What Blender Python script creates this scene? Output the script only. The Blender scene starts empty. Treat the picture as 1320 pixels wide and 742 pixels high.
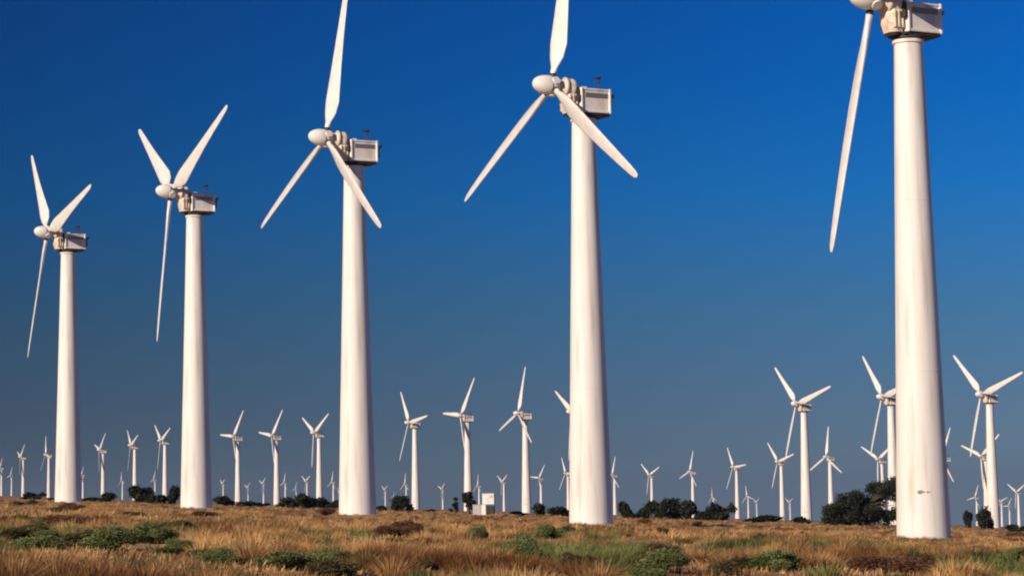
import bpy, math, random
import numpy as np
from mathutils import Vector, Matrix, noise
R = math.radians
random.seed(7)
rng = np.random.default_rng(11)
S = bpy.context.scene
COL = S.collection

# ------------------------------------------------------------------ camera
F = 3090.0                       # focal length in pixels of a 1320 px wide picture
CAM_Z = 3.0
PITCH = math.atan(277.0 / F)
ROLL = -0.0165
RC = (Matrix.Rotation(math.pi / 2 + PITCH, 3, 'X') @ Matrix.Rotation(ROLL, 3, 'Z'))
cam = bpy.data.cameras.new('camera')
cam_o = bpy.data.objects.new('camera', cam)
COL.objects.link(cam_o)
cam.sensor_width = 36
cam.lens = F / 1320.0 * 36
cam.clip_start = 0.1
cam.clip_end = 30000
M4 = RC.to_4x4()
M4.translation = Vector((0, 0, CAM_Z))
cam_o.matrix_world = M4
S.camera = cam_o

# ------------------------------------------------------------------ light
SUN_AZ, SUN_EL = R(41), R(21)    # azimuth to the left of straight behind the camera
sdir = Vector((-math.sin(SUN_AZ) * math.cos(SUN_EL), -math.cos(SUN_AZ) * math.cos(SUN_EL), math.sin(SUN_EL)))
sun = bpy.data.lights.new('sun', 'SUN')
sun.energy = 4.7
sun.angle = R(0.55)
sun.color = (1.0, 0.84, 0.68)
sun_o = bpy.data.objects.new('sun', sun)
sun_o.rotation_euler = sdir.to_track_quat('Z', 'Y').to_euler()
sun_o.location = (-60, -60, 60)
COL.objects.link(sun_o)

w = bpy.data.worlds.new('World')
S.world = w
w.use_nodes = True
nt = w.node_tree
bg = nt.nodes['Background']
sky = nt.nodes.new('ShaderNodeTexSky')
sky.sky_type = 'NISHITA'
sky.sun_disc = False
sky.sun_elevation = SUN_EL
sky.sun_rotation = math.atan2(sdir.x, sdir.y)
sky.air_density = 1.0
sky.dust_density = 0.2
sky.ozone_density = 6.0
tc = nt.nodes.new('ShaderNodeTexCoord')
sep = nt.nodes.new('ShaderNodeSeparateXYZ')
nt.links.new(tc.outputs['Generated'], sep.inputs[0])
# the land falls away to one side, so the sky is lifted a little: it goes on below the level horizon
zz = nt.nodes.new('ShaderNodeMath'); zz.operation = 'MULTIPLY_ADD'
nt.links.new(sep.outputs['Z'], zz.inputs[0]); zz.inputs[1].default_value = 0.9; zz.inputs[2].default_value = 0.10
com = nt.nodes.new('ShaderNodeCombineXYZ')
nt.links.new(sep.outputs['X'], com.inputs['X']); nt.links.new(sep.outputs['Y'], com.inputs['Y']); nt.links.new(zz.outputs[0], com.inputs['Z'])
nrm = nt.nodes.new('ShaderNodeVectorMath'); nrm.operation = 'NORMALIZE'
nt.links.new(com.outputs[0], nrm.inputs[0]); nt.links.new(nrm.outputs[0], sky.inputs['Vector'])
# polarised deep blue high up, greyer low down
ramp = nt.nodes.new('ShaderNodeValToRGB')
nt.links.new(sep.outputs['Z'], ramp.inputs[0])
e = ramp.color_ramp.elements
SKY_STOPS = [(0.0, (0.36, 0.30, 0.262, 1)), (0.0165, (0.34, 0.298, 0.268, 1)), (0.041, (0.295, 0.297, 0.305, 1)), (0.079, (0.1832, 0.3284, 0.3812, 1)), (0.127, (0.0345, 0.3476, 0.5774, 1)), (0.17, (0.0004, 0.3022, 0.6032, 1)), (0.203, (0.0, 0.2706, 0.5936, 1)), (1.0, (0.02, 0.14, 0.3, 1))]
while len(e) < len(SKY_STOPS): e.new(0.5)
for el, (p, c) in zip(e, SKY_STOPS): el.position = p; el.color = c
mul = nt.nodes.new('ShaderNodeMix'); mul.data_type = 'RGBA'; mul.blend_type = 'MULTIPLY'; mul.inputs[0].default_value = 1
nt.links.new(sky.outputs[0], mul.inputs[6]); nt.links.new(ramp.outputs[0], mul.inputs[7])
# the band of darkest polarised sky lies to the left
pol = nt.nodes.new('ShaderNodeMapRange'); pol.inputs[1].default_value = -0.25; pol.inputs[2].default_value = 0.25
pol.inputs[3].default_value = 0.60; pol.inputs[4].default_value = 1.38
nt.links.new(sep.outputs['X'], pol.inputs[0])
mu2 = nt.nodes.new('ShaderNodeVectorMath'); mu2.operation = 'SCALE'
nt.links.new(mul.outputs[2], mu2.inputs[0]); nt.links.new(pol.outputs[0], mu2.inputs['Scale'])
nt.links.new(mu2.outputs[0], bg.inputs[0])
bg.inputs[1].default_value = 0.10

S.view_settings.view_transform = 'Standard'
S.view_settings.look = 'None'
S.view_settings.exposure = 0.1
S.view_settings.gamma = 1
S.render.engine = 'CYCLES'
S.cycles.volume_bounces = 0
S.cycles.filter_width = 2.1

# ------------------------------------------------------------------ helpers
def tag(o, label=None, cat=None, group=None, kind=None):
    if label: o['label'] = label
    if cat: o['category'] = cat
    if group: o['group'] = group
    if kind: o['kind'] = kind
    return o

def empty(name, loc, rz=0):
    o = bpy.data.objects.new(name, None)
    o.empty_display_size = 0.3
    COL.objects.link(o); o.location = loc; o.rotation_euler = (0, 0, rz)
    return o

class MB:
    """collects verts and faces, then links them as one mesh object"""
    def __init__(s): s.v = []; s.f = []; s.m = []; s.s = []
    def add(s, vs, fs, mat=0, smooth=False):
        n = len(s.v); s.v += [tuple(v) for v in vs]
        s.f += [tuple(i + n for i in f) for f in fs]
        s.m += [mat] * len(fs); s.s += [smooth] * len(fs)
    def box(s, a, b, mat=0, bev=0.0, X=None):
        x0, y0, z0 = a; x1, y1, z1 = b
        if bev <= 0:
            vs = [Vector((x, y, z)) for x in (x0, x1) for y in (y0, y1) for z in (z0, z1)]
            fs = [(0, 1, 3, 2), (4, 6, 7, 5), (0, 4, 5, 1), (2, 3, 7, 6), (0, 2, 6, 4), (1, 5, 7, 3)]
        else:
            # chamfered box: three rings of 8 around z
            b_ = bev
            def ring(z, k):
                return [Vector(p) for p in ((x0 + b_, y0 + k, z), (x1 - b_, y0 + k, z), (x1 - k, y0 + b_, z), (x1 - k, y1 - b_, z),
                        (x1 - b_, y1 - k, z), (x0 + b_, y1 - k, z), (x0 + k, y1 - b_, z), (x0 + k, y0 + b_, z))]
            rs = [ring(z0, b_), ring(z0 + b_, 0), ring(z1 - b_, 0), ring(z1, b_)]
            vs = sum(rs, [])
            fs = []
            for r in range(3):
                for i in range(8):
                    j = (i + 1) % 8
                    fs.append((r * 8 + i, r * 8 + j, r * 8 + 8 + j, r * 8 + 8 + i))
            fs.append(tuple(range(7, -1, -1))); fs.append(tuple(range(24, 32)))
        if X is not None: vs = [X @ v for v in vs]
        s.add(vs, fs, mat)
    def loft(s, rings, mat=0, smooth=True, caps=True):
        n = len(rings[0]); vs = sum([list(r) for r in rings], [])
        fs = []
        for k in range(len(rings) - 1):
            for i in range(n):
                j = (i + 1) % n
                fs.append((k * n + i, k * n + j, (k + 1) * n + j, (k + 1) * n + i))
        s.add(vs, fs, mat, smooth)
        if caps:
            s.add(rings[0], [tuple(range(n - 1, -1, -1))], mat)
            s.add(rings[-1], [tuple(range(n))], mat)
    def lathe(s, prof, n=32, mat=0, X=None, smooth=True, caps=True):
        """profile of (radius, height) turned about z"""
        rings = []
        for r, z in prof:
            ring = [Vector((r * math.cos(2 * math.pi * i / n), r * math.sin(2 * math.pi * i / n), z)) for i in range(n)]
            if X is not None: ring = [X @ v for v in ring]
            rings.append(ring)
        s.loft(rings, mat, smooth, caps)
    def tube(s, p, q, r0, r1=None, n=8, mat=0):
        p = Vector(p); q = Vector(q); r1 = r0 if r1 is None else r1
        d = (q - p); L = d.length
        X = Matrix.Translation(p) @ d.to_track_quat('Z', 'Y').to_matrix().to_4x4()
        s.lathe([(r0, 0), (r1, L)], n, mat, X)
    def build(s, name, mats, parent=None):
        me = bpy.data.meshes.new(name)
        me.from_pydata(s.v, [], s.f)
        if not isinstance(mats, (list, tuple)): mats = [mats]
        for m in mats: me.materials.append(m)
        me.polygons.foreach_set('material_index', s.m)
        me.polygons.foreach_set('use_smooth', s.s)
        me.update()
        o = bpy.data.objects.new(name, me); COL.objects.link(o)
        if parent: o.parent = parent
        return o

def new_mat(name, col, rough=0.6, metal=0.0):
    m = bpy.data.materials.new(name); m.use_nodes = True
    b = m.node_tree.nodes['Principled BSDF']
    b.inputs['Base Color'].default_value = (*col, 1)
    b.inputs['Roughness'].default_value = rough
    b.inputs['Metallic'].default_value = metal
    return m

def noisy(name, cols, scale, rough=0.6, stretch=(1, 1, 1), bump=0.0, detail=5, coord='Object', pos=None, bump_dist=0.02):
    """colour from a noise run through a ramp"""
    m = new_mat(name, cols[0], rough); t = m.node_tree; b = t.nodes['Principled BSDF']
    c = t.nodes.new('ShaderNodeTexCoord'); mp = t.nodes.new('ShaderNodeMapping'); mp.inputs['Scale'].default_value = stretch
    n = t.nodes.new('ShaderNodeTexNoise'); n.inputs['Scale'].default_value = scale; n.inputs['Detail'].default_value = detail
    r = t.nodes.new('ShaderNodeValToRGB')
    t.links.new(c.outputs[coord], mp.inputs[0]); t.links.new(mp.outputs[0], n.inputs['Vector']); t.links.new(n.outputs[0], r.inputs[0])
    e = r.color_ramp.elements
    while len(e) < len(cols): e.new(0.5)
    for i, cc in enumerate(cols):
        e[i].position = pos[i] if pos else 0.3 + 0.4 * i / (len(cols) - 1); e[i].color = (*cc, 1)
    t.links.new(r.outputs[0], b.inputs['Base Color'])
    if bump:
        bp = t.nodes.new('ShaderNodeBump'); bp.inputs['Strength'].default_value = bump; bp.inputs['Distance'].default_value = bump_dist
        t.links.new(n.outputs[0], bp.inputs['Height']); t.links.new(bp.outputs[0], b.inputs['Normal'])
    return m

M = {}
M['tower'] = noisy('tower_paint', [(0.58, 0.52, 0.46), (0.77, 0.735, 0.69), (0.82, 0.79, 0.76)], 2.6, 0.58, (1, 1, 0.07), 0.15, pos=[0.26, 0.47, 0.7])
M['nacelle'] = noisy('nacelle_paint', [(0.70, 0.62, 0.52), (0.84, 0.79, 0.71), (0.88, 0.85, 0.79)], 2.2, 0.4, (1, 1, 0.5), 0.1, pos=[0.28, 0.5, 0.7])
M['blade'] = noisy('blade_gelcoat', [(0.66, 0.60, 0.55), (0.80, 0.76, 0.72)], 1.2, 0.35, pos=[0.25, 0.55])
M['spinner'] = noisy('spinner_paint', [(0.78, 0.74, 0.66), (0.86, 0.84, 0.79)], 2.0, 0.3, pos=[0.3, 0.6])
M['dark'] = noisy('dark_steel', [(0.02, 0.02, 0.02), (0.05, 0.045, 0.04)], 5, 0.6)
M['panel'] = noisy('panel_brown', [(0.34, 0.25, 0.19), (0.46, 0.36, 0.28)], 3, 0.5)
M['gear'] = noisy('gearbox_casting', [(0.55, 0.42, 0.28), (0.74, 0.63, 0.49), (0.80, 0.72, 0.60)], 2.5, 0.45, pos=[0.3, 0.5, 0.7])
M['grey'] = new_mat('grey_metal', (0.35, 0.36, 0.36), 0.45, 0.3)
M['concrete'] = noisy('concrete', [(0.28, 0.25, 0.21), (0.4, 0.36, 0.31)], 4, 0.9, bump=0.3)
M['cab_white'] = noisy('cabinet_white', [(0.68, 0.66, 0.62), (0.82, 0.80, 0.77)], 3, 0.5)
M['cab_grey'] = noisy('cabinet_grey', [(0.36, 0.36, 0.33), (0.48, 0.48, 0.44)], 3, 0.6)
M['bark'] = noisy('bark', [(0.05, 0.035, 0.025), (0.12, 0.09, 0.06)], 6, 0.9, (1, 1, 0.3), 0.4)

# ------------------------------------------------------------------ terrain
def smooth_clamp(u, lim=0.32):
    return lim * np.tanh(u / lim) if abs(u) > 0.215 else u
def row(xp, Y):                 # where the plain of dry grass lies, seen at distance Y
    return 638.5 + 0.0305 * xp + 20.0 * (115.0 / Y) ** 1.5
def ground_z(X, Y, bumps=True):
    Yc = max(Y, 38.0)
    u = X / Yc
    a = abs(u)
    if a > 0.22: u = math.copysign(0.22 + 0.12 * math.tanh((a - 0.22) / 0.12), u)
    xp = 660 + F * u
    hor = 648 - 0.0165 * (xp - 660)
    z = CAM_Z + (hor - row(xp, Yc)) / F * Yc
    if bumps:
        k = min(1.0, 140.0 / (max(Y, 0) + 60))
        z += k * (0.26 * noise.noise((X * 0.16, Y * 0.09, 3.1)) + 0.10 * noise.noise((X * 0.5, Y * 0.25, 8.2)))
    return z
def ray(xp, yp, Y):             # world point at depth Y whose picture place is (xp, yp)
    d = RC @ Vector(((xp - 660) / F, -(yp - 371) / F, -1))
    return Vector((0, 0, CAM_Z)) + d * (Y / d.y)
def stand(xp, Y, bumps=False):  # a spot on the ground
    p = ray(xp, row(xp, Y), Y)
    p.z = ground_z(p.x, p.y, bumps)
    return p

ys = [-400, -250, -150, -90, -50, -25, -8] + list(np.arange(0, 30, 4)) + list(np.arange(30, 90, 0.55)) + list(np.arange(90, 170, 1.4))
y = 170.0
while y < 14000: ys.append(y); y *= 1.03
ys.append(14000.0)
NX = 241
gv = []; gf = []
tt = np.linspace(-1, 1, NX)
for y in ys:
    half_in = 0.26 * max(y, 38) + 6
    half_out = 0.9 * max(y, 38) + 420
    for t in tt:
        s_ = abs(t)
        x = s_ / 0.8 * half_in if s_ <= 0.8 else half_in + ((s_ - 0.8) / 0.2) ** 1.6 * (half_out - half_in)
        x = math.copysign(x, t)
        gv.append((x, y, ground_z(x, y)))
for j in range(len(ys) - 1):
    for i in range(NX - 1):
        a = j * NX + i
        gf.append((a, a + 1, a + NX + 1, a + NX))
gm = bpy.data.meshes.new('ground'); gm.from_pydata(gv, [], gf)
gm.polygons.foreach_set('use_smooth', [True] * len(gf))
M['ground'] = noisy('dry_soil', [(0.10, 0.06, 0.03), (0.30, 0.18, 0.085), (0.46, 0.29, 0.14)], 0.55, 0.95, bump=0.6, detail=10, pos=[0.32, 0.5, 0.66], bump_dist=0.1)
gm.materials.append(M['ground'])
ground = bpy.data.objects.new('ground', gm); COL.objects.link(ground); tag(ground, kind='structure')

# ------------------------------------------------------------------ wind turbine
TH = 24.0
YAW = R(28)
HUB_X, HUB_Z = -2.08, 25.88
TILT = R(5.5)
def blade_mesh():
    b = MB()
    n = 14
    secs = [(0.30, 0.36, 1.0, 0), (0.75, 0.36, 1.0, 0), (1.1, 0.48, 0.75, 10), (1.7, 0.86, 0.36, 18), (2.5, 1.12, 0.24, 16),
            (3.6, 1.06, 0.20, 12), (5.2, 0.92, 0.18, 8), (7.2, 0.76, 0.16, 4), (9.4, 0.60, 0.15, 1.5), (11.3, 0.46, 0.14, 0), (12.0, 0.36, 0.13, 0), (12.3, 0.16, 0.12, 0)]
    rings = []
    for r, c, th, tw in secs:
        if r > 1.5: c *= 1.15
        ring = []
        for i in range(n):
            a = 2 * math.pi * i / n
            # chord across y, thickness along x; fuller leading edge
            yy = math.cos(a) * c / 2; k = 1.0 if th > 0.9 else (0.62 + 0.38 * math.cos(a * 1.0)) * 1.25
            xx = math.sin(a) * c / 2 * th * k
            if th <= 0.9: yy -= c * 0.16
            t = R(tw + 6)
            ring.append(Vector((xx * math.cos(t) - yy * math.sin(t) + 0.0012 * r * r, xx * math.sin(t) + yy * math.cos(t), r)))
        rings.append(ring)
    b.loft(rings[:2], 1, True); b.loft(rings[1:], 0, True)
    return b
blade_me = None

def make_turbine(loc, far=False):
    root = empty('wind_turbine', loc, YAW)
    # tower
    t = MB()
    prof = [(1.29, -0.6), (1.29, 0.0), (1.285, 0.05)]
    for zf in (8.0, 16.2):
        rr = 1.285 + (0.69 - 1.285) * zf / TH
        prof += [(rr + .004, zf - .05), (rr + .022, zf - .045), (rr + .022, zf + .045), (rr - .002, zf + .05)]
    prof += [(0.69, TH)]
    cuts = [-0.6, 0.0, 8.0, 16.2, TH - .16]
    rad_at = lambda z: 1.285 + (0.69 - 1.285) * max(z, 0) / TH
    for z0, z1 in zip(cuts[:-1], cuts[1:]):                 # plain tapered cans between the flanges
        t.lathe([(rad_at(z0 + (z1 - z0) * k / 6), z0 + (z1 - z0) * k / 6) for k in range(7)], 72, caps=False)
    for z0 in (8.0, 16.2):                                  # bolted flange seams
        t.lathe([(rad_at(z0), z0 - .05), (rad_at(z0) + .009, z0 - .045), (rad_at(z0) + .009, z0 + .045), (rad_at(z0), z0 + .05)], 72, smooth=False, caps=False)
    t.lathe([(0.69, TH - .16), (0.77, TH - .15), (0.77, TH), (0.5, TH + .001)], 72, smooth=False, caps=False)
    tw = t.build('tower', M['tower'], root)
    f = MB(); f.lathe([(1.9, -0.9), (1.9, 0.02), (1.85, 0.06), (1.30, 0.07)], 48, smooth=False, caps=False)
    f.build('foundation', M['concrete'], root)
    yb = MB(); yb.lathe([(0.72, TH + .003), (0.80, TH + .02), (0.80, TH + .17), (0.72, TH + .19)], 40)
    yb.build('yaw_bearing', M['dark'], root)
    # generator housing
    n = MB()
    n.box((-0.18, -0.72, TH + .36), (1.72, 0.72, TH + 1.72), 0, .05)
    for x0, x1 in ((-0.26, -0.13), (1.66, 1.80)):            # flanged end frames
        n.box((x0, -0.80, TH + .30), (x1, 0.80, TH + 1.80), 0, .03)
    n.box((-0.13, -0.775, TH + .32), (1.66, 0.775, TH + .46), 0, .02)       # lower rail
    n.box((-0.13, -0.76, TH + 1.64), (1.66, 0.76, TH + 1.77), 0, .03)       # upper rail
    nac = n.build('generator_housing', M['nacelle'], root)
    for sy in (-1, 1):
        p = MB()
        a_, b_ = sorted((sy * 0.723, sy * 0.745))
        p.box((0.02, a_, TH + 1.22), (1.58, b_, TH + 1.52), 0, .01)
        for k in range(5): p.box((0.06, *[sorted((sy * 0.745, sy * 0.765))[0]], TH + 1.26 + k * .05), (1.54, sorted((sy * 0.745, sy * 0.765))[1], TH + 1.285 + k * .05), 1)
        p.build('vent_panel', [M['panel'], M['grey']], nac)
    tr = MB(); tr.box((-0.42, -0.70, TH + .17), (1.76, 0.70, TH + .30), 0, .03)
    tr.box((-0.85, -0.42, TH + .19), (-0.42, 0.42, TH + .30), 0, .02)
    tr.build('bedplate', M['dark'], root)
    rv = MB(); rv.box((1.80, -0.50, TH + .62), (2.05, 0.50, TH + 1.45), 0, .06)
    for k in range(4): rv.box((2.05, -0.42, TH + .70 + k * .18), (2.08, 0.42, TH + .80 + k * .18), 0)
    rv.tube((2.0, -0.2, TH + 1.40), (2.26, -0.2, TH + 1.52), .07, mat=1); rv.box((2.2, -0.32, TH + 1.36), (2.32, -0.08, TH + 1.58), 1, .02)
    rv.build('rear_cooler', [M['dark'], M['grey']], root)
    # gearbox casting with ribs, tilted with the shaft
    AX = Matrix.Translation((HUB_X, 0, HUB_Z)) @ Matrix.Rotation(math.pi / 2 + TILT, 4, 'Y')   # +z of AX runs back along the shaft
    g = MB()
    g.lathe([(0.30, 0.30), (0.42, 0.42), (0.46, 0.62), (0.62, 0.70), (0.66, 0.80), (0.60, 0.88), (0.56, 0.96), (0.60, 1.08), (0.63, 1.20), (0.63, 1.32), (0.58, 1.38), (0.54, 1.46), (0.50, 1.50)], 36, 0, AX)
    sec = []
    for z, hw, x0, x1 in ((TH + .30, .52, -1.25, -.62), (TH + .75, .58, -1.40, -.60), (TH + 1.2, .56, -1.46, -.60), (TH + 1.7, .46, -1.42, -.66)):
        sec.append([Vector(p) for p in ((x0, -hw * .5, z), (x0 + .25, -hw, z), (x1 - .1, -hw, z), (x1, -hw * .6, z), (x1, hw * .6, z), (x1 - .1, hw, z), (x0 + .25, hw, z), (x0, hw * .5, z))])
    g.loft(sec, 0, False)
    for k in range(3): g.box((-1.2 + k * .22, -.63, TH + .5), (-1.15 + k * .22, .63, TH + 1.35), 0)
    gb = g.build('gearbox', M['gear'], root)
    bd = MB(); bd.tube((-0.42, -.30, TH + 1.50), (-0.30, -.30, TH + 1.50), .42, n=28); bd.tube((-0.40, -.30, TH + 1.50), (-0.1, -.30, TH + 1.50), .16, n=16)
    bd.box((-0.50, -.80, TH + .95), (-0.28, -.56, TH + 1.35), 0, .03)
    bd.build('brake_disc', M['dark'], root)
    # roof gear
    rf = MB(); rf.box((-0.08, -.35, TH + 1.775), (0.42, .30, TH + 1.93), 0, .04); rf.box((0.95, -.2, TH + 1.775), (1.3, .25, TH + 1.84), 0, .02)
    rf.build('roof_hatch', M['nacelle'], root)
    wv = MB()
    wv.tube((0.95, -.45, TH + 1.76), (0.95, -.45, TH + 2.42), .028); wv.tube((1.35, -.1, TH + 1.76), (1.35, -.1, TH + 2.25), .028)
    wv.box((0.78, -.465, TH + 2.40), (1.25, -.435, TH + 2.50), 0); wv.box((1.10, -.47, TH + 2.36), (1.30, -.43, TH + 2.58), 0)
    for k in range(3):
        a = k * 2 * math.pi / 3; c_ = Vector((1.35 + .16 * math.cos(a), -.1 + .16 * math.sin(a), TH + 2.25))
        wv.tube((1.35, -.1, TH + 2.25), c_, .012); wv.lathe([(.02, -.05), (.06, 0), (.02, .05)], 8, 0, Matrix.Translation(c_))
    wv.build('wind_vane', M['dark'], root)
    for c in root.children:
        if c.name.split('.')[0] in ('generator_housing', 'rear_cooler', 'bedplate', 'brake_disc', 'roof_hatch', 'wind_vane'): c.location.x = -0.30
    # rotor
    h = MB()
    h.lathe([(0.20, -0.50), (0.42, -0.42), (0.54, -0.2), (0.56, 0.05), (0.50, 0.26), (0.40, 0.34)], 32)
    for k in range(3):
        X = Matrix.Rotation(k * 2 * math.pi / 3, 4, 'Z') @ Matrix.Rotation(math.pi / 2, 4, 'Y')
        h.lathe([(0.27, 0.25), (0.27, 0.58), (0.25, 0.62)], 20, 0, X)
    hub = h.build('rotor_hub', M['spinner'], root)
    hub.rotation_mode = 'QUATERNION'
    hub.matrix_local = AX
    s = MB()
    s.lathe([(0.02, -1.30), (0.15, -1.27), (0.30, -1.17), (0.43, -0.98), (0.52, -0.76), (0.57, -0.52), (0.58, -0.34), (0.58, -0.24)], 36)
    s.build('spinner', M['spinner'], hub)
    global blade_me
    for k in range(3):
        if blade_me is None:
            bl = blade_mesh().build('blade', [M['blade'], M['dark']], hub); blade_me = bl.data
        else:
            bl = bpy.data.objects.new('blade', blade_me); COL.objects.link(bl); bl.parent = hub
        # blade mesh: span +z, downwind +x.  in hub space downwind is +z
        bl.rotation_mode = 'QUATERNION'
        X = Matrix.Rotation(k * 2 * math.pi / 3, 4, 'Z') @ Matrix(((0, 0, -1, 0), (0, 1, 0, 0), (1, 0, 0, 0), (0, 0, 0, 1)))
        bl.matrix_local = X
    return root

AX_ROT = Matrix.Translation((HUB_X, 0, HUB_Z)) @ Matrix.Rotation(math.pi / 2 + TILT, 4, 'Y')
def set_phase(root, deg):
    for c in root.children:
        if c.name.split('.')[0] == 'rotor_hub':
            c.matrix_local = AX_ROT @ Matrix.Rotation(R(PH_SIGN * deg), 4, 'Z')
PH_SIGN = 1
def copy_tree(o, parent=None):
    c = o.copy(); COL.objects.link(c)
    if parent: c.parent = parent
    for ch in list(o.children): copy_tree(ch, c)
    return c

proto = None
def turbine(xp, Y, phase, label, group, dz=0.0):
    global proto
    p = stand(xp, Y); p.z += dz
    if proto is None: proto = make_turbine(p); o = proto
    else: o = copy_tree(proto)
    o.location = p
    set_phase(o, phase)
    tag(o, label, 'wind turbine', group)
    return o

BIG = [  # picture column of the foot, distance, rotor angle clockwise from straight up
    (1191, 114.6, 72, 'nearest tall white wind turbine at right, small dark mark low on its tower'),
    (762, 141.2, 3, 'large white wind turbine right of the middle, fourth in the row of five'),
    (461, 164.4, 6, 'large white wind turbine left of the middle, third in the row of five'),
    (253, 196.2, 63, 'large white wind turbine second from the left, dark bushes on both sides of its foot'),
    (88, 229.6, 75, 'leftmost and smallest of the five large white wind turbines in the front row'),
]
for i, (x, Y, ph, lb) in enumerate(BIG):
    t = turbine(x, Y, ph, lb, 'large wind turbines in the front row')
    if i == 0: front = t

# the small dark mark low on the nearest tower, curved to the steel
mk = MB()
def tower_patch(mb, a0, a1, z0, z1, n=8, off=0.006, mat=0):
    vs = []; fs = []
    for i in range(n + 1):
        a = a0 + (a1 - a0) * i / n
        for z in (z0, z1):
            r = 1.285 + (0.69 - 1.285) * z / TH + off
            vs.append((r * math.cos(a), r * math.sin(a), z))
    for i in range(n): fs.append((2 * i, 2 * i + 2, 2 * i + 3, 2 * i + 1))
    mb.add(vs, fs, mat)
to_cam = math.atan2(-front.location.y, -front.location.x) - YAW
for a0, a1, z0, z1 in ((-.20, .10, 2.22, 2.28), (-.16, -.02, 2.16, 2.215), (-.17, .02, 2.285, 2.34), (.16, .24, 2.21, 2.29), (.27, .31, 2.22, 2.28)):
    tower_patch(mk, to_cam + a0, to_cam + a1, z0, z1)
M['mark'] = new_mat('faded_black_lettering', (0.22, 0.19, 0.18), 0.6)
tw = [c for c in front.children if c.name.split('.')[0] == 'tower'][0]
mk.build('stencil_mark', M['mark'], tw)

def dist_for(xp, hub_y):
    Y = 800.0
    for _ in range(20): Y = F * 25.9 / max(8, (row(xp, Y) - hub_y))
    return Y
G2 = 'small wind turbines on the plain behind'
FAR = [
    (2, 603, 40, 'small wind turbine cut by the left edge of the picture'),
    (30, 589, 48, 'small wind turbine standing free near the left edge, left of the leftmost large tower'),
    (63, 586, 340, 'small wind turbine close against the left side of the leftmost large tower'),
    (133, 580, 45, 'small wind turbine first right of the leftmost large tower, a bush at its foot'),
    (174, 574, 68, 'small wind turbine in the middle between the first two large towers from the left'),
    (213, 568, 65, 'small wind turbine just left of the second large tower from the left'),
    (307, 563, 35, 'small wind turbine first to the right of the second large tower from the left'),
    (357, 562, 38, 'small wind turbine in the middle between the second and third large towers'),
    (412, 558, 58, 'small wind turbine just left of the third large tower from the left'),
    (474, 547, 20, 'small wind turbine almost wholly hidden behind the third large tower from the left'),
    (536, 545, 82, 'small wind turbine first to the right of the third large tower'),
    (604, 536, 35, 'small wind turbine rising behind the dark upright tree in the middle'),
    (679, 533, 10, 'small wind turbine just right of the white cabinet, one blade straight up'),
    (748, 531, 58, 'small wind turbine hidden behind the fourth large tower, only blade tips out'),
    (650, 621, 58, 'pale distant wind turbine directly right of the white cabinet'),
    (698, 616, 35, 'distant wind turbine close to the right of the tall one beside the white cabinet'),
    (733, 610, 330, 'distant wind turbine peeping out on the left of the fourth large tower'),
    (793, 612, 12, 'distant wind turbine first to the right of the fourth large tower'),
    (841, 612, 66, 'distant wind turbine above the left end of the bushes right of the fourth large tower'),
    (894, 608, 12, 'distant wind turbine above the right end of the bushes right of the fourth large tower'),
    (951, 602, 85, 'distant wind turbine standing clear just right of the row of bushes'),
    (1009, 595, 75, 'distant wind turbine just left of the tall one beside the wide tree'),
    (1040, 521, 74, 'small wind turbine left of the wide dark tree, much taller than its neighbours'),
    (1072, 589, 2, 'distant wind turbine rising over the left part of the wide dark tree'),
    (1139, 592, 56, 'distant wind turbine rising over the top of the wide dark tree'),
    (1153, 512, 76, 'small wind turbine hard against the left edge of the nearest tower'),
    (1281, 509, 72, 'small wind turbine at far right, the tallest one right of the nearest tower'),
    (1273, 588, 50, 'distant wind turbine partly behind the tall small turbine at far right'),
    (1222, 590, 20, 'distant wind turbine almost hidden behind the nearest large tower'),
    (1260, 641, 20, 'very distant wind turbine between the nearest tower and the tall small one at far right'),
    (1314, 634, 60, 'very distant wind turbine at the right edge of the picture'),
    (1302, 652, 30, 'faint tiny wind turbine right of the foot of the tall small one at far right'),
    (15, 613, 20, 'tiny distant wind turbine near the left edge between two nearer ones'),
    (158, 619, 350, 'tiny distant wind turbine left of the middle one between the first two large towers'),
    (200, 618, 15, 'tiny distant wind turbine right of the middle one between the first two large towers'),
    (288, 623, 62, 'tiny distant wind turbine closest on the right to the second large tower'),
    (320, 628, 50, 'tiniest wind turbine right of the first small one past the second large tower'),
    (340, 623, 50, 'tiny distant wind turbine left of the middle one between second and third large towers'),
    (368, 622, 10, 'tiny distant wind turbine just right of the middle one between second and third large towers'),
    (396, 620, 60, 'tiny distant wind turbine left of the small one beside the third large tower'),
    (430, 621, 5, 'tiny distant wind turbine hard against the left edge of the third large tower'),
    (497, 631, 60, 'tiny distant wind turbine first to the right of the third large tower'),
    (524, 624, 0, 'tiny faint wind turbine left of the small one past the third large tower'),
    (571, 630, 50, 'tiny distant wind turbine left of the dark upright tree in the middle'),
    (618, 626, 0, 'tiny faint wind turbine above the white cabinet'),
    (920, 641, 350, 'very distant wind turbine behind the bushes left of the clear standing one'),
    (965, 639, 345, 'very distant wind turbine close to the right of the clear standing one'),
    (976, 647, 60, 'faintest tiny wind turbine at right of the clear standing one by the bushes'),
    (107, 612, 40, 'distant pale wind turbine closest to the right side of the leftmost large tower'),
    (382, 630, 20, 'tiniest wind turbine between the second and third large towers, over the widest bush'),
    (438, 634, 75, 'tiniest wind turbine touching the third large tower, low over the bush'),
    (508, 640, 30, 'tiniest wind turbine right of the third large tower, low between two others'),
    (1292, 646, 70, 'tiny distant wind turbine just right of the tall one at far right'),
    (1019, 647, 60, 'very distant wind turbine at the foot of the tall small one beside the wide tree'),
]
rj = random.Random(4)
for x, hy, ph, lb in FAR:
    t_ = turbine(x, dist_for(x, hy), ph, lb, G2)
    t_.rotation_euler.z += R(rj.uniform(-5, 5))

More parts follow.
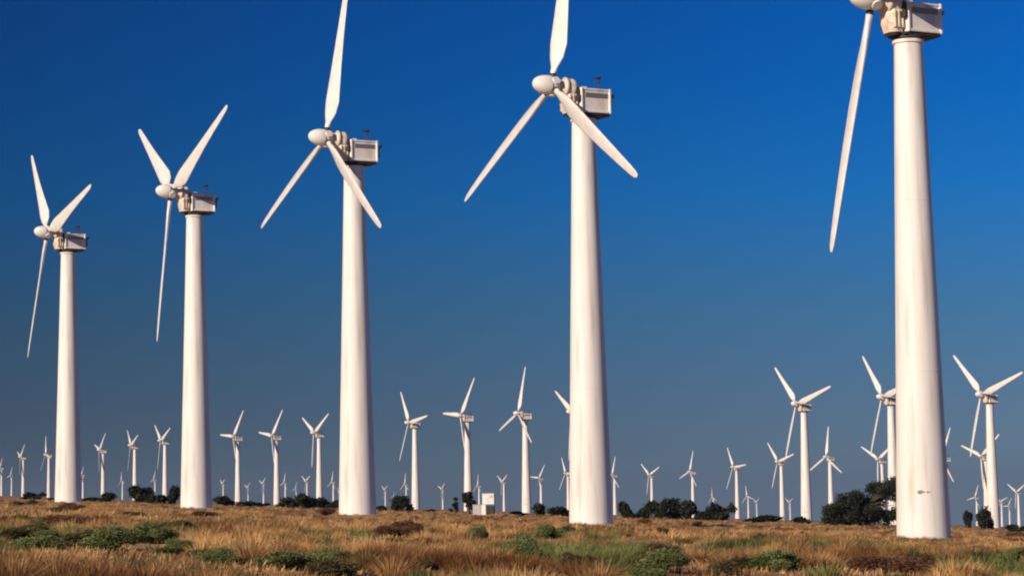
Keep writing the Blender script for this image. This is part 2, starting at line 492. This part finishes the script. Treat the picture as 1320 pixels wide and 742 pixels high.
# ------------------------------------------------------------------ foliage
def leaf_cloud(lumps, n, size, seed, up=0.3):
    """many small leaf faces spread through uneven lumps: list of (centre, radii)"""
    r = np.random.default_rng(seed)
    c = np.array([l[0] for l in lumps]); rad = np.array([l[1] for l in lumps])
    wgt = rad.prod(axis=1) ** 0.8; wgt /= wgt.sum()
    k = r.choice(len(lumps), n, p=wgt)
    d = r.normal(size=(n, 3)); d /= np.linalg.norm(d, axis=1)[:, None]
    rr = r.random(n) ** 0.45 * (1 + 0.25 * r.normal(size=n) * (r.random(n) < 0.35))
    p = c[k] + d * rr[:, None] * rad[k]
    p[:, 2] = np.maximum(p[:, 2], 0.02)
    a = r.normal(size=(n, 3)) + d * 0.6; a /= np.linalg.norm(a, axis=1)[:, None]
    b = np.cross(a, r.normal(size=(n, 3))); b /= np.linalg.norm(b, axis=1)[:, None]
    s = size * (0.6 + 0.8 * r.random(n))[:, None]
    v = np.stack([p - a * s * 0.9, p + b * s * 0.45, p + a * s * 0.9, p - b * s * 0.45], axis=1).reshape(-1, 3)
    return v, n

def quads_mesh(name, v, n, mat, tint=None):
    me = bpy.data.meshes.new(name)
    me.vertices.add(len(v)); me.vertices.foreach_set('co', v.astype(np.float32).ravel())
    me.loops.add(n * 4); me.loops.foreach_set('vertex_index', np.arange(n * 4, dtype=np.int32))
    me.polygons.add(n); me.polygons.foreach_set('loop_start', np.arange(0, n * 4, 4, dtype=np.int32))
    me.update(calc_edges=True)
    me.materials.append(mat)
    if tint is not None:
        at = me.attributes.new('tint', 'FLOAT', 'FACE'); at.data.foreach_set('value', tint.astype(np.float32))
    return me

def leaf_mat(name, dark, light, trans=0.2):
    m = new_mat(name, light, 0.6); t = m.node_tree; b = t.nodes['Principled BSDF']
    b.inputs['Specular IOR Level'].default_value = 0.2
    a = t.nodes.new('ShaderNodeAttribute'); a.attribute_name = 'tint'
    mx = t.nodes.new('ShaderNodeMix'); mx.data_type = 'RGBA'
    mx.inputs[6].default_value = (*dark, 1); mx.inputs[7].default_value = (*light, 1)
    t.links.new(a.outputs['Fac'], mx.inputs[0]); t.links.new(mx.outputs[2], b.inputs['Base Color'])
    tr = t.nodes.new('ShaderNodeBsdfTranslucent'); ms = t.nodes.new('ShaderNodeMixShader'); ms.inputs[0].default_value = trans
    t.links.new(mx.outputs[2], tr.inputs[0]); t.links.new(b.outputs[0], ms.inputs[1]); t.links.new(tr.outputs[0], ms.inputs[2])
    t.links.new(ms.outputs[0], t.nodes['Material Output'].inputs[0])
    return m
M['leaf_dark'] = leaf_mat('dark_desert_foliage', (0.012, 0.016, 0.010), (0.032, 0.038, 0.022), 0.1)
M['leaf_green'] = leaf_mat('green_shrub_foliage', (0.10, 0.13, 0.04), (0.24, 0.27, 0.10))
M['leaf_olive'] = leaf_mat('olive_brush_foliage', (0.08, 0.065, 0.03), (0.17, 0.14, 0.06))

M['leaf_russet'] = leaf_mat('russet_brush_foliage', (0.14, 0.07, 0.04), (0.32, 0.18, 0.10))
def bush_proto(seed, mat, tall=False, n=1300, leaf=0.14):
    r = random.Random(seed)
    root = empty('desert_bush', (0, 0, 0))
    lumps = []
    for _ in range(7):
        a = r.uniform(0, 6.28); d = r.uniform(0.1, 0.62)
        rad = r.uniform(0.22, 0.42)
        lumps.append(((d * math.cos(a), d * math.sin(a), r.uniform(0.28, 0.85) - 0.2 * d), (rad, rad, rad * r.uniform(0.7, 1.0))))
    v, k = leaf_cloud(lumps, n, leaf, seed)
    me = quads_mesh('foliage', v, k, mat, np.random.default_rng(seed).random(k))
    o = bpy.data.objects.new('foliage', me); COL.objects.link(o); o.parent = root
    b = MB()
    for c, rad in lumps:
        m_ = Vector((c[0] * .45, c[1] * .45, c[2] * .5))
        b.tube((0.05 * c[0], 0.05 * c[1], -0.1), m_, .035, .025, 6); b.tube(m_, c, .025, .01, 6)
    b.build('stem', M['bark'], root)
    return root

protos = {}
used_p = set()
def bush(xp, Y, wpx, top, kind, label, group, cat='bush'):
    key = (kind, random.Random(xp * 31 + int(Y)).randrange(4))
    if key not in protos:
        mat = {'dark': M['leaf_dark'], 'green': M['leaf_green'], 'olive': M['leaf_olive'], 'russet': M['leaf_russet']}[kind]
        near = kind != 'dark'
        protos[key] = bush_proto(100 + len(protos) * 7, mat, n=11000 if near else 1700, leaf=0.036 if near else 0.13)
        o = protos[key]
    else: o = copy_tree(protos[key])
    p = stand(xp, Y, True)
    base_row = row(xp, Y)
    o.location = p - Vector((0, 0, 0.05))
    wd = wpx * Y / F / 1.75
    if kind != 'dark': CLEAR.append((p.x, p.y, wpx * Y / F / 2, kind))
    ht = (base_row - top) * Y / F / 1.1
    o.scale = (wd, wd, max(ht, 0.1)); o.rotation_euler = (0, 0, random.uniform(0, 6.28))
    tag(o, label, cat, group)
    return o

CLEAR = []
GB = 'dark bushes along the far edge of the grass'
BUSH = [
    (44, 330, 26, 633, 'low dark bush near the left edge, right of the free standing small turbine'),
    (68, 300, 12, 641, 'tiny dark bush at the left side of the leftmost large tower foot'),
    (116, 330, 22, 640, 'low dark bush just right of the leftmost large tower foot'),
    (141, 320, 24, 633, 'rounded dark bush at the foot of the first small turbine past the leftmost large tower'),
    (180, 340, 26, 623, 'tall dark bush at the foot of the middle turbine between the first two large towers'),
    (199, 300, 22, 634, 'low dark bush between the two tall ones left of the second large tower'),
    (226, 320, 18, 624, 'tall dark bush against the left side of the second large tower'),
    (287, 330, 24, 637, 'dark bush at the right side of the second large tower foot'),
    (318, 300, 26, 644, 'low dark bush right of the first small turbine past the second large tower'),
    (337, 330, 16, 647, 'small low bush left of the middle turbine between second and third large towers'),
    (371, 320, 22, 639, 'dark bush just right of the middle turbine between second and third large towers'),
    (390, 300, 26, 634, 'widest dark bush left of the third large tower'),
    (414, 330, 24, 639, 'dark bush at the foot of the small turbine beside the third large tower'),
    (432, 310, 18, 643, 'dark bush hard against the left of the third large tower foot'),
    (494, 300, 18, 650, 'low dark bush first to the right of the third large tower foot'),
    (518, 320, 24, 638, 'dark bush left of the small turbine past the third large tower'),
    (556, 330, 18, 655, 'small low dark bush midway to the dark upright tree'),
    (667, 280, 20, 658, 'low dark bush between white cabinet and the small turbine behind it'),
    (693, 300, 20, 647, 'dark bush at the right foot of the small turbine beside the cabinet'),
    (722, 300, 28, 651, 'dark bush against the left side of the fourth large tower foot'),
    (805, 330, 18, 645, 'narrow dark bush first to the right of the fourth large tower'),
    (819, 300, 14, 659, 'small low bush right of the narrow one past the fourth large tower'),
    (839, 340, 24, 643, 'first tall bush of the row right of the fourth large tower'),
    (864, 330, 28, 641, 'highest and widest bush of the row right of the fourth large tower'),
    (889, 340, 22, 644, 'third tall bush of the row right of the fourth large tower'),
    (910, 320, 18, 655, 'low bush joining the row to the round bush on its right'),
    (929, 330, 32, 646, 'round dark bush just left of the clear standing distant turbine'),
    (984, 300, 38, 662, 'low wide bush between the clear standing distant turbine and the next one'),
    (1036, 300, 22, 664, 'low dark bush at the left end of the wide dark tree'),
    (1248, 330, 12, 655, 'small dark bush right of the nearest tower, left one of two'),
    (1270, 340, 20, 650, 'dark bush at the foot of the tall small turbine at far right'),
    (1312, 220, 26, 673, 'low dark bush at the right edge of the picture'),
]
for x, Y, wd, top, lb in BUSH: bush(x, Y, wd * 1.4, top, 'dark', lb, GB)

GS = 'green shrubs growing in the dry grass'
SHRUB = [
    (378, 43.5, 130, 696, 'green', 'largest bright green shrub at the bottom left of the middle, below the third large tower'),
    (292, 44, 80, 706, 'green', 'olive green shrub at the bottom edge, left of the largest bright green one'),
    (685, 53, 72, 683, 'green', 'bright green shrub in the grass left of and below the fourth large tower'),
    (618, 76, 40, 673, 'green', 'small dark green shrub in the grass right below the white cabinet'),
    (160, 57, 64, 680, 'green', 'green shrub in the grass below the gap between the first two large towers'),
    (60, 56, 70, 681, 'green', 'green shrub in the grass below the leftmost large tower'),
    (108, 108, 34, 655, 'green', 'small flat green shrub just below the foot of the leftmost large tower'),
    (225, 50, 60, 690, 'green', 'middle sized green shrub in the grass below the second large tower'),
    (748, 50, 60, 697, 'olive', 'olive brush right of the bright green shrub below the fourth large tower'),
    (852, 88, 30, 677, 'olive', 'small dark brush in the grass right of the fourth large tower foot'),
    (812, 96, 26, 671, 'green', 'small dark green shrub close to the right of the fourth large tower foot'),
    (975, 88, 40, 680, 'olive', 'small dark brush in the grass below the tall small turbine beside the tree'),
    (1190, 62, 56, 698, 'olive', 'dark brush in the grass directly below the nearest large tower'),
    (510, 70, 34, 688, 'olive', 'small dark brush in the grass right of the third large tower foot'),
    (545, 46, 60, 712, 'olive', 'low olive brush near the bottom edge, right of the largest bright green shrub'),
    (20, 45, 54, 712, 'olive', 'low olive brush at the bottom left corner'),
    (1300, 58, 40, 705, 'green', 'green shrub at the right edge below the far right turbines'),
    (935, 46, 60, 708, 'olive', 'low olive brush near the bottom edge right of the middle'),
]
for x, Y, wd, top, kd, lb in SHRUB: bush(x, Y, wd, top, kd, lb, GS, 'shrub')

rb = random.Random(77)
for i in range(46):
    Y = 39 * (rb.random() * 0.62 + 0.38) ** -1.6
    kd = rb.choice(['olive', 'olive', 'green', 'green', 'russet'])
    xq = rb.uniform(-30, 1350); hq = rb.uniform(0.32, 0.60) * F / Y
    zone = ['at the left edge', 'below the leftmost large tower', 'between the first two large towers', 'below the second large tower',
            'between the second and third towers', 'below the third large tower', 'between the third and fourth towers',
            'below the fourth large tower', 'right of the fourth large tower', 'left of the nearest tower', 'below the nearest tower', 'at the right edge']
    lim = [45, 130, 205, 300, 415, 510, 700, 820, 960, 1120, 1240, 9999]
    zn = zone[[k for k, v in enumerate(lim) if xq < v][0]]
    dp = 'foremost' if Y < 50 else ('halfway back' if Y < 85 else 'farther back')
    nm = {'olive': 'low olive brush', 'green': 'dull green brush', 'russet': 'reddish brown brush'}[kd]
    wm = rb.uniform(0.8, 2.2)
    sz = 'wide' if wm > 1.55 else 'small'
    bush(xq, Y, wm * F / Y, row(xq, Y) - hq, kd, f'{sz} {nm} in the grass {zn}, {dp}',
         {'olive': 'olive brush in the grass', 'green': 'dull green brush in the grass', 'russet': 'reddish brush in the grass'}[kd], 'shrub')

def tree(xp, Y, wpx, hpx, seed, label, upright=False, cards=21000):
    r = random.Random(seed)
    root = empty('desert_tree', stand(xp, Y) - Vector((0, 0, 0.1)), r.uniform(0, 6) if upright else 0.1)
    W = wpx * Y / F / 2; H = hpx * Y / F
    lumps = []; b = MB()
    nl = 11 if upright else 80
    for i in range(nl):
        a = r.uniform(0, 6.28); d = math.sqrt(r.random()) * 0.8
        zc = r.uniform(0.3, 0.88) * (1 - 0.45 * d * d) * H
        rad = r.uniform(0.15, 0.26) * W * (1.7 if upright else 1)
        if not upright:                                   # one broad mound, higher towards one side
            xx = r.uniform(-.88, .88); yy = r.uniform(-.6, .6)
            top = H * (0.62 + 0.36 * math.sin((xx + 0.25) * 1.2)) * (1 - .3 * yy * yy) * r.uniform(.88, 1.04)
            rad = r.uniform(.13, .22) * W
            lumps.append(((W * xx, W * yy, max(.10 * H, top * r.uniform(.08, 1) ** .75 - rad * .25)), (rad, rad, rad * r.uniform(.6, .85))))
            continue
        lumps.append(((W * d * math.cos(a), W * d * math.sin(a), zc), (rad, rad, rad * r.uniform(.6, .85))))
    if not upright:
        for i in range(8):
            a = i * 0.8 + r.uniform(-.2, .2); rad = r.uniform(.14, .2) * W
            lumps.append(((W * .74 * math.cos(a), W * .74 * math.sin(a), H * r.uniform(.12, .34)), (rad, rad, rad * .8)))
    b.lathe([(0.34, -0.3), (0.24, 0.2), (0.2, H * 0.22), (0.15, H * 0.4)], 12)
    for c, rad in lumps:
        m_ = Vector((c[0] * .4, c[1] * .4, H * .22 + c[2] * .35))
        b.tube((0, 0, min(H * .2, c[2] * .6)), m_, .10, .07, 6); b.tube(m_, c, .07, .02, 6)
    b.build('trunk', M['bark'], root)
    v, k = leaf_cloud(lumps, cards, 0.15, seed)
    me = quads_mesh('crown', v, k, M['leaf_dark'], np.random.default_rng(seed).random(k))
    o = bpy.data.objects.new('crown', me); COL.objects.link(o); o.parent = root
    tag(root, label, 'tree')
    return root
tree(1109, 290, 116, 72, 5, 'wide dark spreading tree standing left of the nearest large tower')
tree(604, 255, 28, 37, 9, 'dark upright tree left of the white cabinet in the middle', True, 3000)
tree(586, 265, 13, 24, 12, 'small thin dark tree just left of the upright one by the cabinet', True, 900)

# ------------------------------------------------------------------ transformer cabinet
cp = stand(624, 235)
k = 235 / F
cab = empty('transformer_cabinet', cp, R(-8))
b = MB(); b.box((-1.1, -.6, -.2), (1.35, .7, .08), 0, .02); b.build('plinth', M['concrete'], cab)
b = MB(); b.box((-.10, -.42, 1.10), (1.08, .42, 2.12), 0, .03); b.box((-.14, -.46, 2.12), (1.12, .46, 2.18), 0, .02)
b.box((.46, -.435, 1.16), (.49, -.42, 2.06), 0); 
for i in range(5): b.box((.56, -.432, 1.72 + i * .06), (.98, -.421, 1.75 + i * .06), 1)
b.box((.40, -.46, 1.5), (.43, -.436, 1.68), 1)
b.build('upper_cabinet', [M['cab_white'], M['grey']], cab)
b = MB(); b.box((-.22, -.34, .08), (.24, .34, 1.097), 0, .02); b.build('pedestal', M['cab_white'], cab)
b = MB(); b.box((.243, -.30, .14), (1.05, .30, .95), 0, .03)
for i in range(6): b.box((.30 + i * .12, -.34, .2), (.34 + i * .12, -.303, .9), 0)
b.build('radiator', M['dark'], cab)
b = MB(); b.box((-1.05, -.38, .08), (-.223, .38, 1.08), 0, .03); b.box((-1.08, -.41, 1.08), (-.223, .41, 1.13), 0, .02)
b.box((-.66, -.395, .16), (-.64, -.38, 1.0), 0); b.build('low_cabinet', M['cab_grey'], cab)
tag(cab, 'white and grey electrical cabinet on the grass in the middle of the picture', 'cabinet')

# ------------------------------------------------------------------ dry grass (nobody could count it)
def grass(name, n_tuft, blades, ymin, ymax, hgt, wid, rad, mat, seed, power=1.3, patch=None, tall=True, mode='tan'):
    r = np.random.default_rng(seed)
    u = r.random(n_tuft * 3)
    a = 1 - power
    Y = (ymin ** a + u * (ymax ** a - ymin ** a)) ** (1 / a)
    X = (r.random(len(Y)) * 2 - 1) * (0.25 * Y + 4)
    keep = []
    for x, y in zip(X, Y):
        q = noise.noise((x * 0.35, y * 0.16, seed)) + 0.5 * noise.noise((x * 1.1, y * 0.6, seed + 5))
        ok = q > (patch if patch is not None else -0.2)
        gmask = noise.noise((x * 0.22 + 4.0, y * 0.10, 55.0)) + 0.4 * noise.noise((x * 0.9, y * 0.4, 31.0))
        lim = -0.07 if y < 62 else (0.12 if y < 85 else 0.38)
        if mode == 'tan' and gmask > lim + 0.06: ok = False
        if mode == 'green' and gmask < lim: ok = False
        if ok and tall:
            for cx, cy, cr, ck in CLEAR:
                if abs(x - cx * y / cy) < cr * 0.95 and -min(9.0, cr * 9) < y - cy < cr: ok = False; break
        keep.append(ok)
    keep = np.array(keep)
    X = X[keep][:n_tuft]; Y = Y[keep][:n_tuft]; n = len(X)
    Z = np.array([ground_z(x, y) for x, y in zip(X, Y)])
    sc = (0.5 + 0.8 * r.random(n) ** 1.3) * np.clip(1.25 - Y / 160.0, 0.5, 1.0)
    tint_t = np.array([0.5 + 1.3 * noise.noise((x * 0.25, y * 0.12, 40.0 + seed)) for x, y in zip(X, Y)]) + 0.22 * r.normal(size=n)
    N = n * blades
    tx = np.repeat(X, blades); ty = np.repeat(Y, blades); tz = np.repeat(Z, blades); ts = np.repeat(sc, blades)
    ang = r.random(N) * 2 * np.pi; lean = np.sqrt(r.random(N))
    L = hgt * ts * (0.65 + 0.5 * r.random(N)) * (1 - 0.25 * lean)
    dx = np.cos(ang); dy = np.sin(ang)
    bx = tx + dx * rad * 0.45 * lean * ts; by = ty + dy * rad * 0.45 * lean * ts; bz = tz - 0.03
    th = lean * (1.15 + 0.25 * r.random(N))
    out1 = np.sin(th * 0.7) * 0.55 * L; out2 = np.sin(th) * L
    wind = 0.06 * L
    h1 = L * 0.58 * np.cos(th * 0.7); h2 = L * np.cos(th) * 0.95 + 0.04
    fa = ang + np.pi / 2 + 0.8 * r.normal(size=N)
    wx = np.cos(fa) * wid * 0.5 * ts; wy = np.sin(fa) * wid * 0.5 * ts
    P = np.zeros((N, 6, 3))
    P[:, 0] = np.stack([bx - wx * .8, by - wy * .8, bz], 1); P[:, 1] = np.stack([bx + wx * .8, by + wy * .8, bz], 1)
    mx = bx + dx * out1 + wind * .4; my = by + dy * out1
    P[:, 2] = np.stack([mx + wx, my + wy, bz + h1], 1); P[:, 3] = np.stack([mx - wx, my - wy, bz + h1], 1)
    ex = bx + dx * out2 + wind; ey = by + dy * out2
    P[:, 4] = np.stack([ex + wx * .25, ey + wy * .25, bz + h2], 1); P[:, 5] = np.stack([ex - wx * .25, ey - wy * .25, bz + h2], 1)
    me = bpy.data.meshes.new(name)
    me.vertices.add(N * 6); me.vertices.foreach_set('co', P.astype(np.float32).ravel())
    base = np.arange(N, dtype=np.int32)[:, None] * 6
    li = np.concatenate([base + [0, 1, 2, 3], base + [3, 2, 4, 5]], axis=1).ravel().astype(np.int32)
    me.loops.add(N * 8); me.loops.foreach_set('vertex_index', li)
    me.polygons.add(N * 2); me.polygons.foreach_set('loop_start', np.arange(0, N * 8, 4, dtype=np.int32))
    me.update(calc_edges=True)
    me.materials.append(mat)
    tint = np.repeat(np.clip(np.repeat(tint_t, blades) + 0.12 * r.normal(size=N), 0, 1), 2)
    at = me.attributes.new('tint', 'FLOAT', 'FACE'); at.data.foreach_set('value', tint.astype(np.float32))
    o = bpy.data.objects.new(name, me); COL.objects.link(o)
    return o
M['grass_tan'] = leaf_mat('dry_tan_grass', (0.22, 0.10, 0.038), (0.76, 0.47, 0.20), 0.32)
M['grass_green'] = leaf_mat('olive_grass', (0.09, 0.085, 0.03), (0.23, 0.25, 0.08), 0.2)
g1 = grass('dry_grass', 1900, 260, 34, 80, 0.42, 0.013, 0.75, M['grass_tan'], 3, 1.5, patch=-0.12)
tag(g1, 'golden brown tufts of dry grass in the foreground', 'grass', kind='stuff')
g4 = grass('dry_grass', 8500, 60, 78, 380, 0.46, 0.032, 0.75, M['grass_tan'], 5, 1.5, patch=-0.15)
tag(g4, 'golden brown dry grass of the plain around the towers', 'grass', kind='stuff')
g2 = grass('green_grass', 3600, 150, 34, 220, 0.38, 0.015, 0.7, M['grass_green'], 9, 1.6, patch=-0.35, tall=True, mode='green')
tag(g2, 'olive green low growth between the dry grass tufts', 'grass', kind='stuff')
g3 = grass('grass_stubble', 9000, 20, 34, 400, 0.16, 0.03, 1.2, M['grass_tan'], 21, 1.5, patch=-2, tall=False, mode='any')
tag(g3, 'short straw coloured stubble on the bare soil', 'grass', kind='stuff')

# ------------------------------------------------------------------ haze over the plain
HAZE = 0.00006
if HAZE:
    b = MB(); b.box((-14000, -500, -400), (14000, 15000, 140))
    hz = b.build('haze', new_mat('haze_air', (1, 1, 1)))
    t = hz.data.materials[0].node_tree
    t.nodes.remove(t.nodes['Principled BSDF'])
    pv = t.nodes.new('ShaderNodeVolumePrincipled')
    pv.inputs['Color'].default_value = (0.60, 0.74, 0.95, 1); pv.inputs['Density'].default_value = HAZE; pv.inputs['Anisotropy'].default_value = 0.35
    t.links.new(pv.outputs[0], t.nodes['Material Output'].inputs['Volume'])
    tag(hz, 'thin pale haze over the far plain', 'haze', kind='stuff')
